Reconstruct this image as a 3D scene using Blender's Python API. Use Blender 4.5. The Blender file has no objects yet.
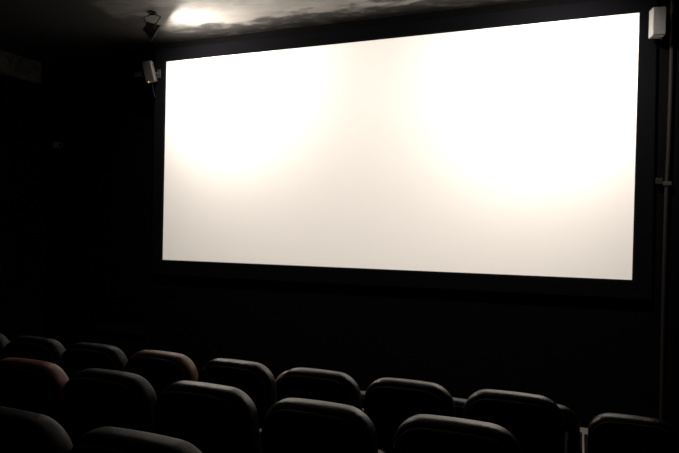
import bpy, bmesh, math, random
from mathutils import Matrix, Vector

random.seed(4)
S = bpy.context.scene
COL = S.collection
PI = math.pi
EYE = 1.99            # eye height above the floor in front of the screen

# ------------------------------------------------------------------ camera, world, exposure, lamps
def camera():
    yaw, pitch, roll, fpx = 0.38007, -0.00302, 0.01753, 600.0
    fw = Vector((-math.sin(yaw)*math.cos(pitch), math.cos(yaw)*math.cos(pitch), math.sin(pitch)))
    r = Vector((math.cos(yaw), math.sin(yaw), 0)); u = r.cross(fw)
    c, s = math.cos(roll), math.sin(roll)
    r, u = c*r + s*u, -s*r + c*u
    cam = bpy.data.cameras.new('camera')
    cam.sensor_width = 36.0; cam.lens = fpx/679*36; cam.clip_start = 0.05
    o = bpy.data.objects.new('camera', cam); COL.objects.link(o)
    m = Matrix((r, u, -fw)).transposed().to_4x4()
    m.translation = Vector((0, 0, EYE))
    o.matrix_world = m
    S.camera = o
camera()

w = bpy.data.worlds.new('world'); S.world = w; w.use_nodes = True
w.node_tree.nodes['Background'].inputs[0].default_value = (1, .95, .9, 1)
w.node_tree.nodes['Background'].inputs[1].default_value = 0.0004

S.view_settings.view_transform = 'Standard'; S.view_settings.look = 'None'
S.view_settings.gamma = 1; S.view_settings.use_curve_mapping = False
S.view_settings.exposure = 0.0

FLOOD_COLOUR = (1.0, .90, .81)
# base point on the ceiling, beam direction, power of the two ceiling floodlights
FLOODS = [((-4.52, 5.50, 4.35), (.58, .67, -.46), 60),
          ((0.02, 5.40, 4.35), (-.36, .66, -.68), 56)]
def lamp(i, pos, direction, power, spread=178):
    L = bpy.data.lights.new('flood_beam', 'AREA'); L.shape = 'RECTANGLE'
    L.size = .16; L.size_y = .11; L.energy = power; L.color = FLOOD_COLOUR; L.spread = math.radians(spread)
    o = bpy.data.objects.new('flood_beam', L); COL.objects.link(o)
    d = Vector(direction).normalized()
    o.matrix_world = Matrix.Translation(pos) @ d.to_track_quat('-Z', 'Y').to_matrix().to_4x4()
    return o
FLOOD_HEAD = []
for i, (b, d, p) in enumerate(FLOODS):
    dn = Vector(d).normalized()
    head = Vector(b) + Vector((0, 0, -.20))
    FLOOD_HEAD.append((head, dn))
    lamp(i, head + dn*.072, d, p, (178, 150)[i])

# the projector is added unseen, its white rectangle evening out the screen light
FILL_PROJ = Vector((-2.30, -1.02, 3.30))
def fill_lamp(power):
    L = bpy.data.lights.new('fill_beam', 'SPOT'); L.energy = power; L.color = (1.0, .92, .82)
    L.spot_size = math.radians(75); L.spot_blend = 0; L.shadow_soft_size = .02
    L.use_nodes = True; nt = L.node_tree; N = nt.nodes.new; K = nt.links.new
    em = nt.nodes['Emission']
    tc = N('ShaderNodeTexCoord'); sp = N('ShaderNodeSeparateXYZ'); K(tc.outputs['Normal'], sp.inputs[0])
    def math_(op, a, b):
        n = N('ShaderNodeMath'); n.operation = op
        for i, v in enumerate((a, b)):
            if isinstance(v, (int, float)): n.inputs[i].default_value = v
            else: K(v, n.inputs[i])
        return n.outputs[0]
    z = math_('ABSOLUTE', sp.outputs['Z'], 0)
    u = math_('DIVIDE', sp.outputs['X'], z); v = math_('DIVIDE', sp.outputs['Y'], z)
    D = 6.475 - FILL_PROJ.y
    m = math_('LESS_THAN', math_('ABSOLUTE', u, 0), 2.81/D)
    m = math_('MULTIPLY', m, math_('LESS_THAN', v, (EYE+2.115-FILL_PROJ.z)/D))
    m = math_('MULTIPLY', m, math_('GREATER_THAN', v, (EYE-.505-FILL_PROJ.z)/D))
    K(m, em.inputs['Strength'])
    o = bpy.data.objects.new('fill_beam', L); COL.objects.link(o)
    o.location = FILL_PROJ; o.rotation_euler = (PI/2, 0, 0)
    return o
fill_lamp(1240)

# ------------------------------------------------------------------ materials
def mat(name, base, rough=.5, spec=.5, bump=0, scale=40, vary=0, metal=0, emit=None, detail=4, sheen=0):
    m = bpy.data.materials.new(name); m.use_nodes = True
    nt = m.node_tree; b = nt.nodes['Principled BSDF']
    b.inputs['Base Color'].default_value = (*base, 1)
    b.inputs['Roughness'].default_value = rough
    b.inputs['Specular IOR Level'].default_value = spec
    b.inputs['Metallic'].default_value = metal
    if sheen:
        b.inputs['Sheen Weight'].default_value = sheen
    if bump or vary:
        tc = nt.nodes.new('ShaderNodeTexCoord')
        n = nt.nodes.new('ShaderNodeTexNoise'); n.inputs['Scale'].default_value = scale; n.inputs['Detail'].default_value = detail
        nt.links.new(tc.outputs['Object'], n.inputs['Vector'])
        if bump:
            bp = nt.nodes.new('ShaderNodeBump'); bp.inputs['Strength'].default_value = bump; bp.inputs['Distance'].default_value = .004
            nt.links.new(n.outputs['Fac'], bp.inputs['Height']); nt.links.new(bp.outputs['Normal'], b.inputs['Normal'])
        if vary:
            r = nt.nodes.new('ShaderNodeValToRGB')
            r.color_ramp.elements[0].position = .35; r.color_ramp.elements[1].position = .65
            r.color_ramp.elements[0].color = (*[c*(1-vary) for c in base], 1)
            r.color_ramp.elements[1].color = (*[min(1, c*(1+vary)) for c in base], 1)
            nt.links.new(n.outputs['Fac'], r.inputs['Fac']); nt.links.new(r.outputs['Color'], b.inputs['Base Color'])
    if emit:
        b.inputs['Emission Color'].default_value = (*emit[0], 1); b.inputs['Emission Strength'].default_value = emit[1]
    return m

def ceiling_mat():
    m = bpy.data.materials.new('peeling_black_paint'); m.use_nodes = True
    nt = m.node_tree; b = nt.nodes['Principled BSDF']; N = nt.nodes.new; L = nt.links.new
    tc = N('ShaderNodeTexCoord')
    mp = N('ShaderNodeMapping'); mp.inputs['Scale'].default_value = (.8, 1.6, 1)
    L(tc.outputs['Object'], mp.inputs['Vector'])
    n1 = N('ShaderNodeTexNoise'); n1.inputs['Scale'].default_value = 2.2; n1.inputs['Detail'].default_value = 8; n1.inputs['Roughness'].default_value = .65
    L(mp.outputs['Vector'], n1.inputs['Vector'])
    r1 = N('ShaderNodeValToRGB'); e = r1.color_ramp.elements
    e[0].position = .42; e[0].color = (.31, .298, .279, 1); e[1].position = .60; e[1].color = (.38, .366, .342, 1)
    L(n1.outputs['Fac'], r1.inputs['Fac'])
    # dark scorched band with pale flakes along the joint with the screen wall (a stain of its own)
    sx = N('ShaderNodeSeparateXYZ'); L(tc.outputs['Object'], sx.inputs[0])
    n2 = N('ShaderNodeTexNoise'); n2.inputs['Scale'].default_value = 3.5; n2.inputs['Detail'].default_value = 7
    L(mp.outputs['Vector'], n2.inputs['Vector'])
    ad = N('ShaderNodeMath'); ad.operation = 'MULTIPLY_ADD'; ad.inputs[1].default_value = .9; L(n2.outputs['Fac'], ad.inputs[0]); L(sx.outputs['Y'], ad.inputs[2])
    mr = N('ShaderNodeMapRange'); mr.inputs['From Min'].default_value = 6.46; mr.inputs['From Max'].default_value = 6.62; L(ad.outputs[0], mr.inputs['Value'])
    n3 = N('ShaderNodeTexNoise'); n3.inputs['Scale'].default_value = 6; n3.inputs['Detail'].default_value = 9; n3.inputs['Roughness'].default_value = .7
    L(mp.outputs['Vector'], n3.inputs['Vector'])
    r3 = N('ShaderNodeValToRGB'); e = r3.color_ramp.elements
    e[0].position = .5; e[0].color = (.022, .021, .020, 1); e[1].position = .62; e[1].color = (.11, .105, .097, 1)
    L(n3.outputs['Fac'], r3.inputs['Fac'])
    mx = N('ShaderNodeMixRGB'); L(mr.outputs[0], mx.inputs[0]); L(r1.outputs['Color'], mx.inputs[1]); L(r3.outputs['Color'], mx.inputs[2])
    # shade over the alcove ceiling, put into the colour as black with a ragged edge
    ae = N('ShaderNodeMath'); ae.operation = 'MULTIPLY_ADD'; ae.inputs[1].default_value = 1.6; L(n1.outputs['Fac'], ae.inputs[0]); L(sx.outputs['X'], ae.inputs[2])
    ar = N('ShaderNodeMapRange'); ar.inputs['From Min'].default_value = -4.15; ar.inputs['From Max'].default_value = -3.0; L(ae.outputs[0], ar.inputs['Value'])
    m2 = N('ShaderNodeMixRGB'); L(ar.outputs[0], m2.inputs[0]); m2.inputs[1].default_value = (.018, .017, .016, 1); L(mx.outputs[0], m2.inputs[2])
    L(m2.outputs[0], b.inputs['Base Color'])
    b.inputs['Roughness'].default_value = .55
    bp = N('ShaderNodeBump'); bp.inputs['Strength'].default_value = .5; bp.inputs['Distance'].default_value = .02
    L(n3.outputs['Fac'], bp.inputs['Height']); L(bp.outputs['Normal'], b.inputs['Normal'])
    return m

M = dict(
    wall=mat('matt_black_paint', (.0016, .0017, .0018), .9, .05, .3, 25, .25),
    side=mat('dark_side_wall_paint', (.0016, .0016, .0016), .95, .04, .3, 20, .25),
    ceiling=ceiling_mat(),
    soffit=mat('grey_black_plaster', (.06, .057, .05), .85, .1, .6, 12, .4),
    floor=mat('dark_worn_floor', (.20, .185, .165), .5, .4, .3, 30, .25),
    carpet=mat('black_step_carpet', (.006, .006, .006), .95, .05, .8, 300, .4),
    screen=mat('matt_white_screen_fabric', (.84, .825, .81), .9, .05, .05, 400),
    velvet=mat('black_velvet', (.0026, .0027, .0036), .95, .05, .5, 500, .2),
    leather=mat('black_leatherette', (.0045, .0044, .0041), .34, .45, .25, 220, .2),
    matte=mat('matte_black_leatherette', (.0035, .0034, .0033), .5, .17, .25, 220, .2),
    red=mat('red_brown_leatherette', (.15, .038, .022), .45, .4, .25, 220, .2),
    brown=mat('worn_brown_leatherette', (.17, .075, .038), .42, .45, .25, 220, .25),
    rose=mat('pale_rose_leatherette', (.62, .44, .38), .42, .45, .25, 220, .2),
    shell=mat('black_plastic_shell', (.002, .002, .002), .9, .05, .25, 180, .1),
    steel=mat('black_coated_steel', (.010, .010, .010), .6, .25, .1, 150),
    speaker_dark=mat('brown_grey_speaker_mesh', (.016, .0135, .011), .6, .2, .9, 420, .45),
    speaker_front=mat('grey_speaker_mesh', (.14, .137, .137), .6, .3, .9, 420, .45),
    speaker_body=mat('silver_grey_plastic', (.26, .253, .245), .5, .4, .1, 200),
    speaker_body_dark=mat('dark_grey_plastic', (.10, .096, .09), .5, .4, .1, 200),  # darker grey, for the left speaker's cabinet only
    bracket=mat('dark_grey_bracket', (.035, .035, .033), .5, .3, .1, 150),
    led=mat('amber_standby_lamp', (.9, .6, .1), .4, .4, emit=((1, .62, .2), .7)),
    housing=mat('black_lamp_housing', (.014, .014, .014), .45, .45, .1, 120),
    rim=mat('dull_metal_rim', (.30, .29, .27), .4, .5, .1, 120, metal=.6),
    glass=mat('lit_flood_glass', (.9, .9, .85), .2, .5, emit=((1.0, .89, .76), 18)),
    pipe=mat('brownish_painted_pipe', (.012, .009, .007), .65, .2, .2, 90, .3),
    cam=mat('grey_plastic', (.22, .22, .22), .5, .4, .1, 200),
    lens=mat('black_lens', (.005, .005, .006), .15, .5, .02, 100),
    ext_red=mat('red_enamel', (.12, .010, .008), .4, .5, .05, 60),
    label=mat('off_white_label', (.30, .30, .28), .6, .3, .05, 60),
    rubber=mat('black_rubber', (.012, .012, .012), .7, .3, .1, 150),
)

# ------------------------------------------------------------------ helpers
def link(name, bm, m, parent=None, smooth=False):
    bmesh.ops.recalc_face_normals(bm, faces=bm.faces)
    me = bpy.data.meshes.new(name); bm.to_mesh(me); bm.free()
    me.materials.append(m)
    if smooth:
        for p in me.polygons: p.use_smooth = True
    o = bpy.data.objects.new(name, me); COL.objects.link(o)
    if parent: o.parent = parent
    return o
def tag(o, label, cat, group=None):
    o['label'] = label; o['category'] = cat
    if group: o['group'] = group
    return o
def thing(name, label, cat, loc, rotz=0, group=None):
    o = bpy.data.objects.new(name, None); COL.objects.link(o)
    o.location = loc; o.rotation_euler = (0, 0, rotz); o.empty_display_size = .1
    return tag(o, label, cat, group)
def struct(name, bm, m, parent=None):
    o = link(name, bm, m, parent)
    if not parent: o['kind'] = 'structure'
    return o
def box(bm, x0, x1, y0, y1, z0, z1, bev=0, mtx=None):
    t = bmesh.new()
    bmesh.ops.create_cube(t, size=1)
    bmesh.ops.scale(t, vec=(x1-x0, y1-y0, z1-z0), verts=t.verts)
    bmesh.ops.translate(t, vec=((x0+x1)/2, (y0+y1)/2, (z0+z1)/2), verts=t.verts)
    if bev:
        bmesh.ops.bevel(t, geom=t.edges[:], offset=bev, segments=2, profile=.5, affect='EDGES')
    if mtx is not None: bmesh.ops.transform(t, matrix=mtx, verts=t.verts)
    me = bpy.data.meshes.new('t'); t.to_mesh(me); t.free(); bm.from_mesh(me); bpy.data.meshes.remove(me)
    return bm
def B(*a, **k): return box(bmesh.new(), *a, **k)
def tube(bm, pts, r, n=10):
    pts = [Vector(p) for p in pts]; rings = []
    for i, p in enumerate(pts):
        d = (pts[min(i+1, len(pts)-1)] - pts[max(i-1, 0)]).normalized()
        a = d.orthogonal().normalized() if i == 0 else (rings_a - d*rings_a.dot(d)).normalized()
        rings_a = a; b = d.cross(a)
        rr = r[i] if isinstance(r, (list, tuple)) else r
        rings.append([bm.verts.new(p + a*math.cos(2*PI*k/n)*rr + b*math.sin(2*PI*k/n)*rr) for k in range(n)])
    for q0, q1 in zip(rings, rings[1:]):
        for k in range(n): bm.faces.new((q0[k], q0[(k+1) % n], q1[(k+1) % n], q1[k]))
    bm.faces.new(rings[0][::-1]); bm.faces.new(rings[-1])
    return bm
def slab(w, z0, z1, rt, rb, y0, y1, bev, crown=0, bulge=0, tilt=0, zt=0, n=8, m=5):
    """upholstered panel: rounded outline in x/z, thickness y0 (rear) .. y1 (front) with rounded rims"""
    bm = bmesh.new()
    def outline(i):
        hw = w/2 - i; a0, a1 = z0 + i, z1 - i; out = []
        for cx, cz, r, s in ((1, 1, rt, 0), (-1, 1, rt, 90), (-1, -1, rb, 180), (1, -1, rb, 270)):
            r = min(max(r - i*.8, .006), hw*.95, (a1-a0)*.48)
            ox = cx*(hw - r); oz = (a1 - r) if cz > 0 else (a0 + r)
            for k in range(n+1):
                a = math.radians(s + 90*k/n)
                out.append((ox + r*math.cos(a), oz + r*math.sin(a)))
            if cx == 1 and cz == 1:
                for k in range(1, 6): out.append(((hw-r)*(1 - 2*k/6), a1))
        return out
    prof = []
    ins = min(w, z1-z0)*.42
    for k in (2, 1): prof.append((bev + (ins-bev)*k/2.2, y0, k/2.2))
    for k in range(m+1):
        a = PI/2*k/m; prof.append((bev*(1-math.sin(a)), y0 + bev*(1-math.cos(a)), 0))
    for k in range(m, -1, -1):
        a = PI/2*k/m; prof.append((bev*(1-math.sin(a)), y1 - bev*(1-math.cos(a)), 0))
    for k in (1, 2): prof.append((bev + (ins-bev)*k/2.2, y1, -k/2.2))
    rings = []
    for i, y, bl in prof:
        ring = []
        for x, z in outline(i):
            f = (z - z0)/(z1 - z0)
            zz = z + crown*(1 - (2*x/w)**2)*max(0, f)
            yy = y - bulge*bl - (zz - zt)*math.tan(tilt)
            ring.append(bm.verts.new((x, yy, zz)))
        rings.append(ring)
    N = len(rings[0])
    for a, b in zip(rings, rings[1:]):
        for k in range(N): bm.faces.new((a[k], a[(k+1) % N], b[(k+1) % N], b[k]))
    bm.faces.new(rings[0]); bm.faces.new(rings[-1][::-1])
    return bm

# ------------------------------------------------------------------ the setting
ZC = 4.35
XL, XR, YB, YF, YA = -7.63, 1.05, -1.2, 6.50, 7.02
# stepped floor
ROWZ = {3: .454, 2: .355, 1: .245, 0: 0.0}
bm = bmesh.new()
box(bm, XL, XR, 3.98, YA, -.2, 0)
fl = struct('floor', bm, M['floor'])
bm = bmesh.new()
box(bm, XL, XR, 3.10, 3.98, -.2, .245); box(bm, XL, XR, 2.24, 3.10, -.2, .355); box(bm, XL, XR, YB, 2.24, -.2, .454)
struct('floor_riser', bm, M['carpet'], fl)
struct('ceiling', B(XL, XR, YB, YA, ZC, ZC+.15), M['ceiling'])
struct('wall_front', B(-5.284, XR, YF, YA, 0, ZC), M['wall'])
struct('wall_alcove', B(XL, -5.284, YA, YA+.15, 0, ZC), M['side'])
struct('wall_left', B(XL-.15, XL, YB, YA, 0, ZC), M['side'])
struct('wall_right', B(XR, XR+.15, YB, YA, 0, ZC), M['side'])
struct('wall_back', B(XL, XR, YB-.15, YB, 0, ZC), M['side'])
struct('trim_1', B(XL, XL+.10, YB, 6.70, 4.02, ZC, bev=.012), M['soffit'])

# ------------------------------------------------------------------ projection screen
E0 = EYE
sc = thing('projection_screen', 'large white floodlit projection screen in a wide black velvet frame', 'screen', (-2.29, YF, 1.3))
def to_local(x, y, z): return (x+2.29, y-YF, z-1.3)
cor = [(-5.078, E0+2.104), (0.507, E0+2.107), (0.485, E0-.487), (-5.086, E0-.503)]
bm = bmesh.new()
fr = [bm.verts.new(to_local(x, 6.475, z)) for x, z in cor]; bk = [bm.verts.new(to_local(x, 6.49, z)) for x, z in cor]
bm.faces.new(fr); bm.faces.new(bk[::-1])
for k in range(4): bm.faces.new((fr[k], fr[(k+1) % 4], bk[(k+1) % 4], bk[k]))
link('screen_fabric', bm, M['screen'], sc)
out = [(-5.242, E0+2.27), (0.664, E0+2.27), (0.662, E0-.672), (-5.242, E0-.711)]
for k in range(4):                                     # mitred rails, bevelled inner lip
    a, b = k, (k+1) % 4
    bm = bmesh.new()
    def inn(i, t): return (cor[i][0]+(out[i][0]-cor[i][0])*t, cor[i][1]+(out[i][1]-cor[i][1])*t)
    sec = []
    for i in (a, b):
        ring = [(inn(i, 0), 6.474), (inn(i, 0), 6.462), (inn(i, .06), 6.452), (inn(i, .94), 6.452), (inn(i, 1), 6.462), (inn(i, 1), 6.498)]
        sec.append([bm.verts.new(to_local(p[0], y, p[1])) for p, y in ring])
    n = len(sec[0])
    for j in range(n): bm.faces.new((sec[0][j], sec[0][(j+1) % n], sec[1][(j+1) % n], sec[1][j]))
    bm.faces.new(sec[0]); bm.faces.new(sec[1][::-1])
    link('frame_rail', bm, M['velvet'], sc)

# ------------------------------------------------------------------ ceiling floodlights
def floodlight(i, base, label):
    head, d = FLOOD_HEAD[i]
    t = thing('floodlight', label, 'floodlight', base, 0, 'floodlights on the ceiling')
    h = head - Vector(base)
    q = d.to_track_quat('-Z', 'Y').to_matrix().to_4x4(); mtx = Matrix.Translation(h) @ q
    bm = bmesh.new()                                   # tapered die-cast housing with fins
    def ring(w, hh, z): return [bm.verts.new(mtx @ Vector((sx*w, sy*hh, z))) for sx, sy in ((-1, -1), (1, -1), (1, 1), (-1, 1))]
    rs = [ring(.04, .03, .07), ring(.065, .045, .045), ring(.095, .068, -.045)]
    for a, b in zip(rs, rs[1:]):
        for k in range(4): bm.faces.new((a[k], a[(k+1) % 4], b[(k+1) % 4], b[k]))
    bm.faces.new(rs[0]); bm.faces.new(rs[-1])
    for k in range(5): box(bm, -.055+k*.0275-.003, -.055+k*.0275+.003, -.04, .04, .04, .085, mtx=mtx)
    link('housing', bm, M['housing'], t)
    bm = bmesh.new()                                   # front rim, four strips
    box(bm, -.105, .105, .064, .078, -.062, -.044, mtx=mtx); box(bm, -.105, .105, -.078, -.064, -.062, -.044, mtx=mtx)
    box(bm, -.105, -.090, -.064, .064, -.062, -.044, mtx=mtx); box(bm, .090, .105, -.064, .064, -.062, -.044, mtx=mtx)
    link('front_rim', bm, M['rim'], t)
    link('front_glass', B(-.09, .09, -.064, .064, -.056, -.048, mtx=mtx), M['glass'], t)
    bm = bmesh.new()                                   # U-shaped yoke and ceiling plate
    pts = [mtx @ Vector((-.115, 0, 0)), Vector((h.x-.10, h.y-.02, -.055)), Vector((-.03, 0, -.022)), Vector((.03, 0, -.022)), Vector((h.x+.10, h.y+.02, -.055)), mtx @ Vector((.115, 0, 0))]
    tube(bm, pts, .008, 8)
    link('yoke', bm, M['bracket'], t)
    bm = bmesh.new(); tube(bm, [(0, 0, 0), (0, 0, -.014)], .05, 20); tube(bm, [(0, 0, -.01), (0, 0, -.035)], .014, 12)
    link('ceiling_plate', bm, M['housing'], t)
    for s in (-1, 1):
        bm = bmesh.new(); tube(bm, [mtx @ Vector((s*.09, 0, 0)), mtx @ Vector((s*.128, 0, 0))], .013, 10)
        link('clamp_knob', bm, M['bracket'], t)
    return t
floodlight(0, FLOODS[0][0], 'small black floodlight on the ceiling above the left end of the screen')
floodlight(1, FLOODS[1][0], 'second black floodlight on the ceiling above the right end of the screen, out of frame')

# ------------------------------------------------------------------ loudspeakers
def speaker(loc, yaw, roll, label, side):
    t = thing('loudspeaker', label, 'speaker', loc, 0, 'small wall loudspeakers beside the screen')
    m = Matrix.Rotation(yaw, 4, 'Z') @ Matrix.Rotation(math.radians(8 if side < 0 else 2), 4, 'X') @ Matrix.Rotation(roll, 4, 'Y')
    W_, D_, H_ = .115, .12, .262
    link('cabinet', B(-W_/2, W_/2, -D_/2, D_/2, -H_/2, H_/2, bev=.008, mtx=m), M['speaker_body' if side > 0 else 'speaker_body_dark'], t)
    link('grille', B(-W_/2+.004, W_/2-.004, -D_/2-.010, -D_/2, -H_/2+.006, H_/2-.006, bev=.004, mtx=m), M['speaker_front' if side > 0 else 'speaker_dark'], t)
    if side < 0:
        bm = bmesh.new(); tube(bm, [m @ Vector((-.02, -.058, -H_/2+.004)), m @ Vector((-.02, -.074, -H_/2-.006))], .007, 10)
        link('standby_lamp', bm, M['led'], t)
    # wall bracket: plate, arm, knuckle
    wy = 6.452 - loc[1]; br = bmesh.new(); px = .055 if side < 0 else .012
    box(br, px-.03, px+.03, wy-.012, wy, -.055, .055, bev=.004)
    tube(br, [(px, wy-.01, 0), (px*.6, wy-.05, 0), m @ Vector((0, D_/2-.005, 0))], [.016, .013, .018], 10)
    o = link('wall_bracket', br, M['bracket'], t)
    if side < 0:
        bm = bmesh.new(); box(bm, -.30, -.06, wy*.5-.012, wy*.5+.012, -.03, .03, bev=.006)
        link('side_arm', bm, M['bracket'], t)
        bm = bmesh.new(); tube(bm, [m @ Vector((-.01, .05, -.134)), (-.02, .10, -.22), (.0, wy-.01, -.30), (.02, wy-.012, -.31)], .005, 8)
        link('cable', bm, M['rubber'], t)
    else:
        bm = bmesh.new(); tube(bm, [m @ Vector((.05, .02, -.13)), m @ Vector((.05, .02, -.155))], .012, 10)
        link('aiming_knob', bm, M['bracket'], t)
speaker((-5.228, 6.33, EYE+1.945), math.radians(21), math.radians(-11), 'tilted grey loudspeaker with amber lamp, at the left edge of the screen', -1)
speaker((0.645, 6.31, EYE+1.94), math.radians(11), 0, 'upright silver grey loudspeaker above the right edge of the screen', 1)

# ------------------------------------------------------------------ conduit right of the screen
t = thing('conduit', 'thin brownish vertical pipe running down the wall right of the screen', 'pipe', (.772, YF, 0))
bm = bmesh.new(); tube(bm, [(.016, -.03, ZC), (.014, -.03, 3.4), (.006, -.03, 2.75), (-.004, -.03, 2.42), (-.012, -.03, 1.6), (-.012, -.03, 0)], .019, 12)
link('pipe', bm, M['pipe'], t)
bm = bmesh.new(); box(bm, -.035, .035, -.055, 0, 2.415, 2.455, bev=.006)
link('pipe_clamp', bm, M['bracket'], t)
link('junction_box', B(-.10, -.036, -.05, 0, 2.43, 2.49, bev=.006), M['pipe'], t)

# ------------------------------------------------------------------ wall camera, extinguisher, platform in the left alcove
t = thing('wall_camera', 'small grey security camera high on the black wall at left', 'camera', (-7.405, YA, EYE+1.135))
link('body', B(-.065, .03, -.16, -.06, -.045, .05, bev=.010), M['cam'], t)
bm = bmesh.new()
n = 18; r0, r1 = .040, .026                           # hooded lens ring
c = Vector((.062, -.13, 0)); dv = Vector((.45, -.89, 0)).normalized(); ax = dv.orthogonal().normalized(); ay = dv.cross(ax)
def rg(r, o): return [bm.verts.new(c + dv*o + (ax*math.cos(2*PI*k/n) + ay*math.sin(2*PI*k/n))*r) for k in range(n)]
q = [rg(r1, -.03), rg(r1, .02), rg(r0, .02), rg(r0, -.04)]
for a, b in zip(q, q[1:]):
    for k in range(n): bm.faces.new((a[k], a[(k+1) % n], b[(k+1) % n], b[k]))
bm.faces.new(q[-1])
link('lens_hood', bm, M['cam'], t)
bm = bmesh.new(); tube(bm, [c - dv*.036, c - dv*.015], .026, 14); link('lens', bm, M['lens'], t)
bm = bmesh.new(); tube(bm, [(-.02, 0, .02), (-.02, -.04, .02), (-.02, -.075, .01)], .014, 10); box(bm, -.05, .01, -.008, 0, -.02, .06)
link('mount', bm, M['bracket'], t)

t = thing('fire_extinguisher', 'red fire extinguisher with pale label on the left wall, cut by the photo edge', 'extinguisher', (XL+.085, 5.96, 1.09))
bm = bmesh.new()
prof = [(.0, .060), (.006, .072), (.02, .076), (.30, .076), (.335, .066), (.355, .045), (.365, .024), (.39, .022)]
tube(bm, [(0, 0, z) for z, r in prof], [r for z, r in prof], 24); link('cylinder', bm, M['ext_red'], t, True)
bm = bmesh.new(); tube(bm, [(0, 0, .09), (0, 0, .24)], .0775, 24); link('label_band', bm, M['label'], t, True)
bm = bmesh.new(); box(bm, -.012, .012, -.10, .03, .392, .404, bev=.003); box(bm, -.012, .012, -.11, .03, .42, .43, bev=.003); box(bm, -.016, .016, -.02, .03, .385, .43, bev=.003)
link('handle', bm, M['rubber'], t)
bm = bmesh.new(); tube(bm, [(0, -.02, .40), (.03, -.07, .38), (.055, -.085, .30), (.06, -.075, .12), (.06, -.07, .05)], [.011]*4+[.016], 10); link('hose', bm, M['rubber'], t)
bm = bmesh.new(); box(bm, -.085, -.076, -.02, .02, .05, .36); box(bm, -.085, -.05, -.03, .03, .20, .22)
link('wall_hook', bm, M['bracket'], t)

t = thing('low_platform', 'low black platform box in the alcove at left of the screen wall', 'platform', (-5.86, 6.74, 0))
link('body', B(-.46, .56, -.27, .27, .0, .46, bev=.006), M['wall'], t)
link('top_board', B(-.48, .57, -.29, .275, .46, .49, bev=.006), M['side'], t)

# ------------------------------------------------------------------ cinema seats
TILT = math.radians(10)
HT = .895
def make_seat():
    t = thing('cinema_seat', 'seat', 'seat', (0, 0, 0))
    # the crest of the backrest stands over the thing's origin; the screen is towards +y
    off = .085
    def shift(bm): bmesh.ops.translate(bm, vec=(0, off, 0), verts=bm.verts); return bm
    link('back_cushion', shift(slab(.505, .36, HT-.012, .125, .06, -.052, .078, .050, crown=.012, bulge=.012, tilt=TILT, zt=.42)), M['leather'], t, True)
    link('back_shell', shift(slab(.470, .28, HT-.036, .115, .06, -.086, -.040, .016, crown=.010, bulge=.008, tilt=TILT, zt=.42)), M['shell'], t, True)
    # tip-up seat cushion, folded
    bm = slab(.46, 0, .44, .07, .04, -.05, .05, .035, bulge=.01)
    bmesh.ops.transform(bm, matrix=Matrix.Translation((0, off+.17, .17)) @ Matrix.Rotation(math.radians(-12), 4, 'X'), verts=bm.verts)
    link('seat_cushion', bm, M['leather'], t, True)
    for s in (-1, 1):
        x = s*.256
        a = link('armrest', B(x-.012, x+.012, off-.02, off+.36, .555, .60, bev=.008), M['shell'], t)
        bm = bmesh.new()
        box(bm, x-.009, x+.009, off+.0, off+.27, .04, .555, bev=.004); box(bm, x-.011, x+.011, off-.03, off+.32, .0, .04, bev=.004)
        link('side_support', bm, M['steel'], t)
    bm = bmesh.new(); tube(bm, [(-.255, off+.10, .36), (.255, off+.10, .36)], .016, 10)
    link('hinge_bar', bm, M['steel'], t)
    return t
proto = make_seat(); first = [True]
def seat(row, x, y, label, upholstery=None, group=None, rz=0):
    if first[0]:
        o = proto; first[0] = False; kids = list(o.children)
    else:
        o = proto.copy(); COL.objects.link(o); kids = []
        for ch in proto.children:
            c = ch.copy(); COL.objects.link(c); c.parent = o; kids.append(c)
            if 'label' in c: del c['label']
    o.location = (x, y, ROWZ[row]); o.rotation_euler = (0, 0, rz)
    o['label'] = label; o['group'] = group or 'cinema seats in rows facing the screen'
    for c in kids:
        if c.name.startswith('back_cushion'):
            for s in c.material_slots: s.link = 'OBJECT'; s.material = M[upholstery or 'leather']
            if upholstery: c['label'] = {'red': 'red brown leatherette back cushion', 'brown': 'worn brown leatherette back cushion', 'rose': 'pale rose back cushion', 'matte': 'matte black back cushion'}[upholstery]
    return o

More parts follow.
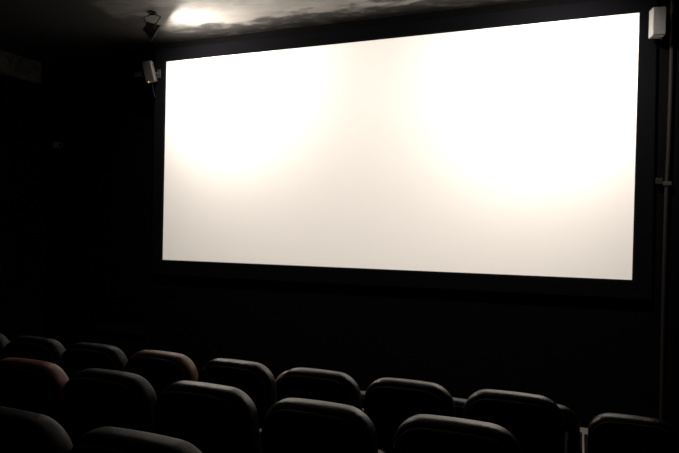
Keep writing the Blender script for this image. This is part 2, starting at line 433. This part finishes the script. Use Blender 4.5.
# second row from the screen: the long row of backs under the screen, left to right
YR = 3.18
row = [(-4.162, 'black cinema seat cut by the left photo edge, leftmost of the second row'),
       (-3.615, 'black cinema seat in the second row, just beyond the red brown seat at left'),
       (-3.068, 'black cinema seat in the second row, left neighbour of the brown seat'),
       (-2.512, 'cinema seat with worn brown upholstery in the second row'),
       (-1.945, 'black cinema seat in the second row, right neighbour of the brown seat'),
       (-1.394, 'black cinema seat in the second row, beside the small pale rose glimpse at its left'),
       (-.855, 'black cinema seat in the second row, second from its right end'),
       (-.302, 'black cinema seat at the right end of the second row')]
for x, lab in row:
    seat(1, x, YR, lab, 'brown' if 'worn brown' in lab else ('matte' if x < -3 else None)).scale = (1, 1, 1.005)
# third row
for x, lab in [(-2.690, 'cinema seat with red brown upholstery at the far left of the third row'),
               (-2.138, 'black cinema seat in the third row, right neighbour of the red brown seat'),
               (-1.578, 'black cinema seat in the middle of the third row'),
               (-1.013, 'black cinema seat in the third row, second from its right end'),
               (-.428, 'black cinema seat at the right end of the third row, large at bottom centre')]:
    seat(2, x, 2.31, lab, 'red' if 'with red' in lab else ('matte' if x < -2 else None)).scale = (1, 1, .988 if -1.1 < x < -1 else .995 if x > -1 else 1)
# nearest row
for x, lab in [(-1.769, 'black cinema seat in the lower left corner, in the row nearest the viewer'),
               (-1.219, 'black cinema seat at bottom left, right of the corner seat, cut by bottom edge')]:
    seat(3, x, 1.43, lab, 'matte')
# front row, glimpsed through the gaps of the second row
for x, lab, up, h in [(.325, 'black cinema seat nearest the right photo edge, rightmost of the front row', None, .955),
                      (-.225, 'black front row seat, right shoulder showing past the second row end', None, .972),
                      (-.775, 'black front row seat, thin edge showing left of the last second row seat', None, .925),
                      (-1.325, 'black front row seat, corner glimpsed beside the second row seat at centre', None, .89),
                      (-1.875, 'pale rose front row seat glimpsed between two black second row seats', 'rose', .99)]:
    seat(0, x, 4.05, lab, up).scale = (1, 1, h)

# ------------------------------------------------------------------ projector added behind the viewer to even out the screen
t = thing('fill_projector', 'added unseen grey projector in the back wall behind the viewer', 'fill_projector', (FILL_PROJ.x, YB, FILL_PROJ.z-.16))
link('body', B(-.26, .26, .0, .12, 0, .30, bev=.02), M['bracket'], t)
bm = bmesh.new(); tube(bm, [(0, .11, .16), (0, .135, .16), (0, .165, .16)], [.07, .065, .06], 20)
link('lens', bm, M['lens'], t)
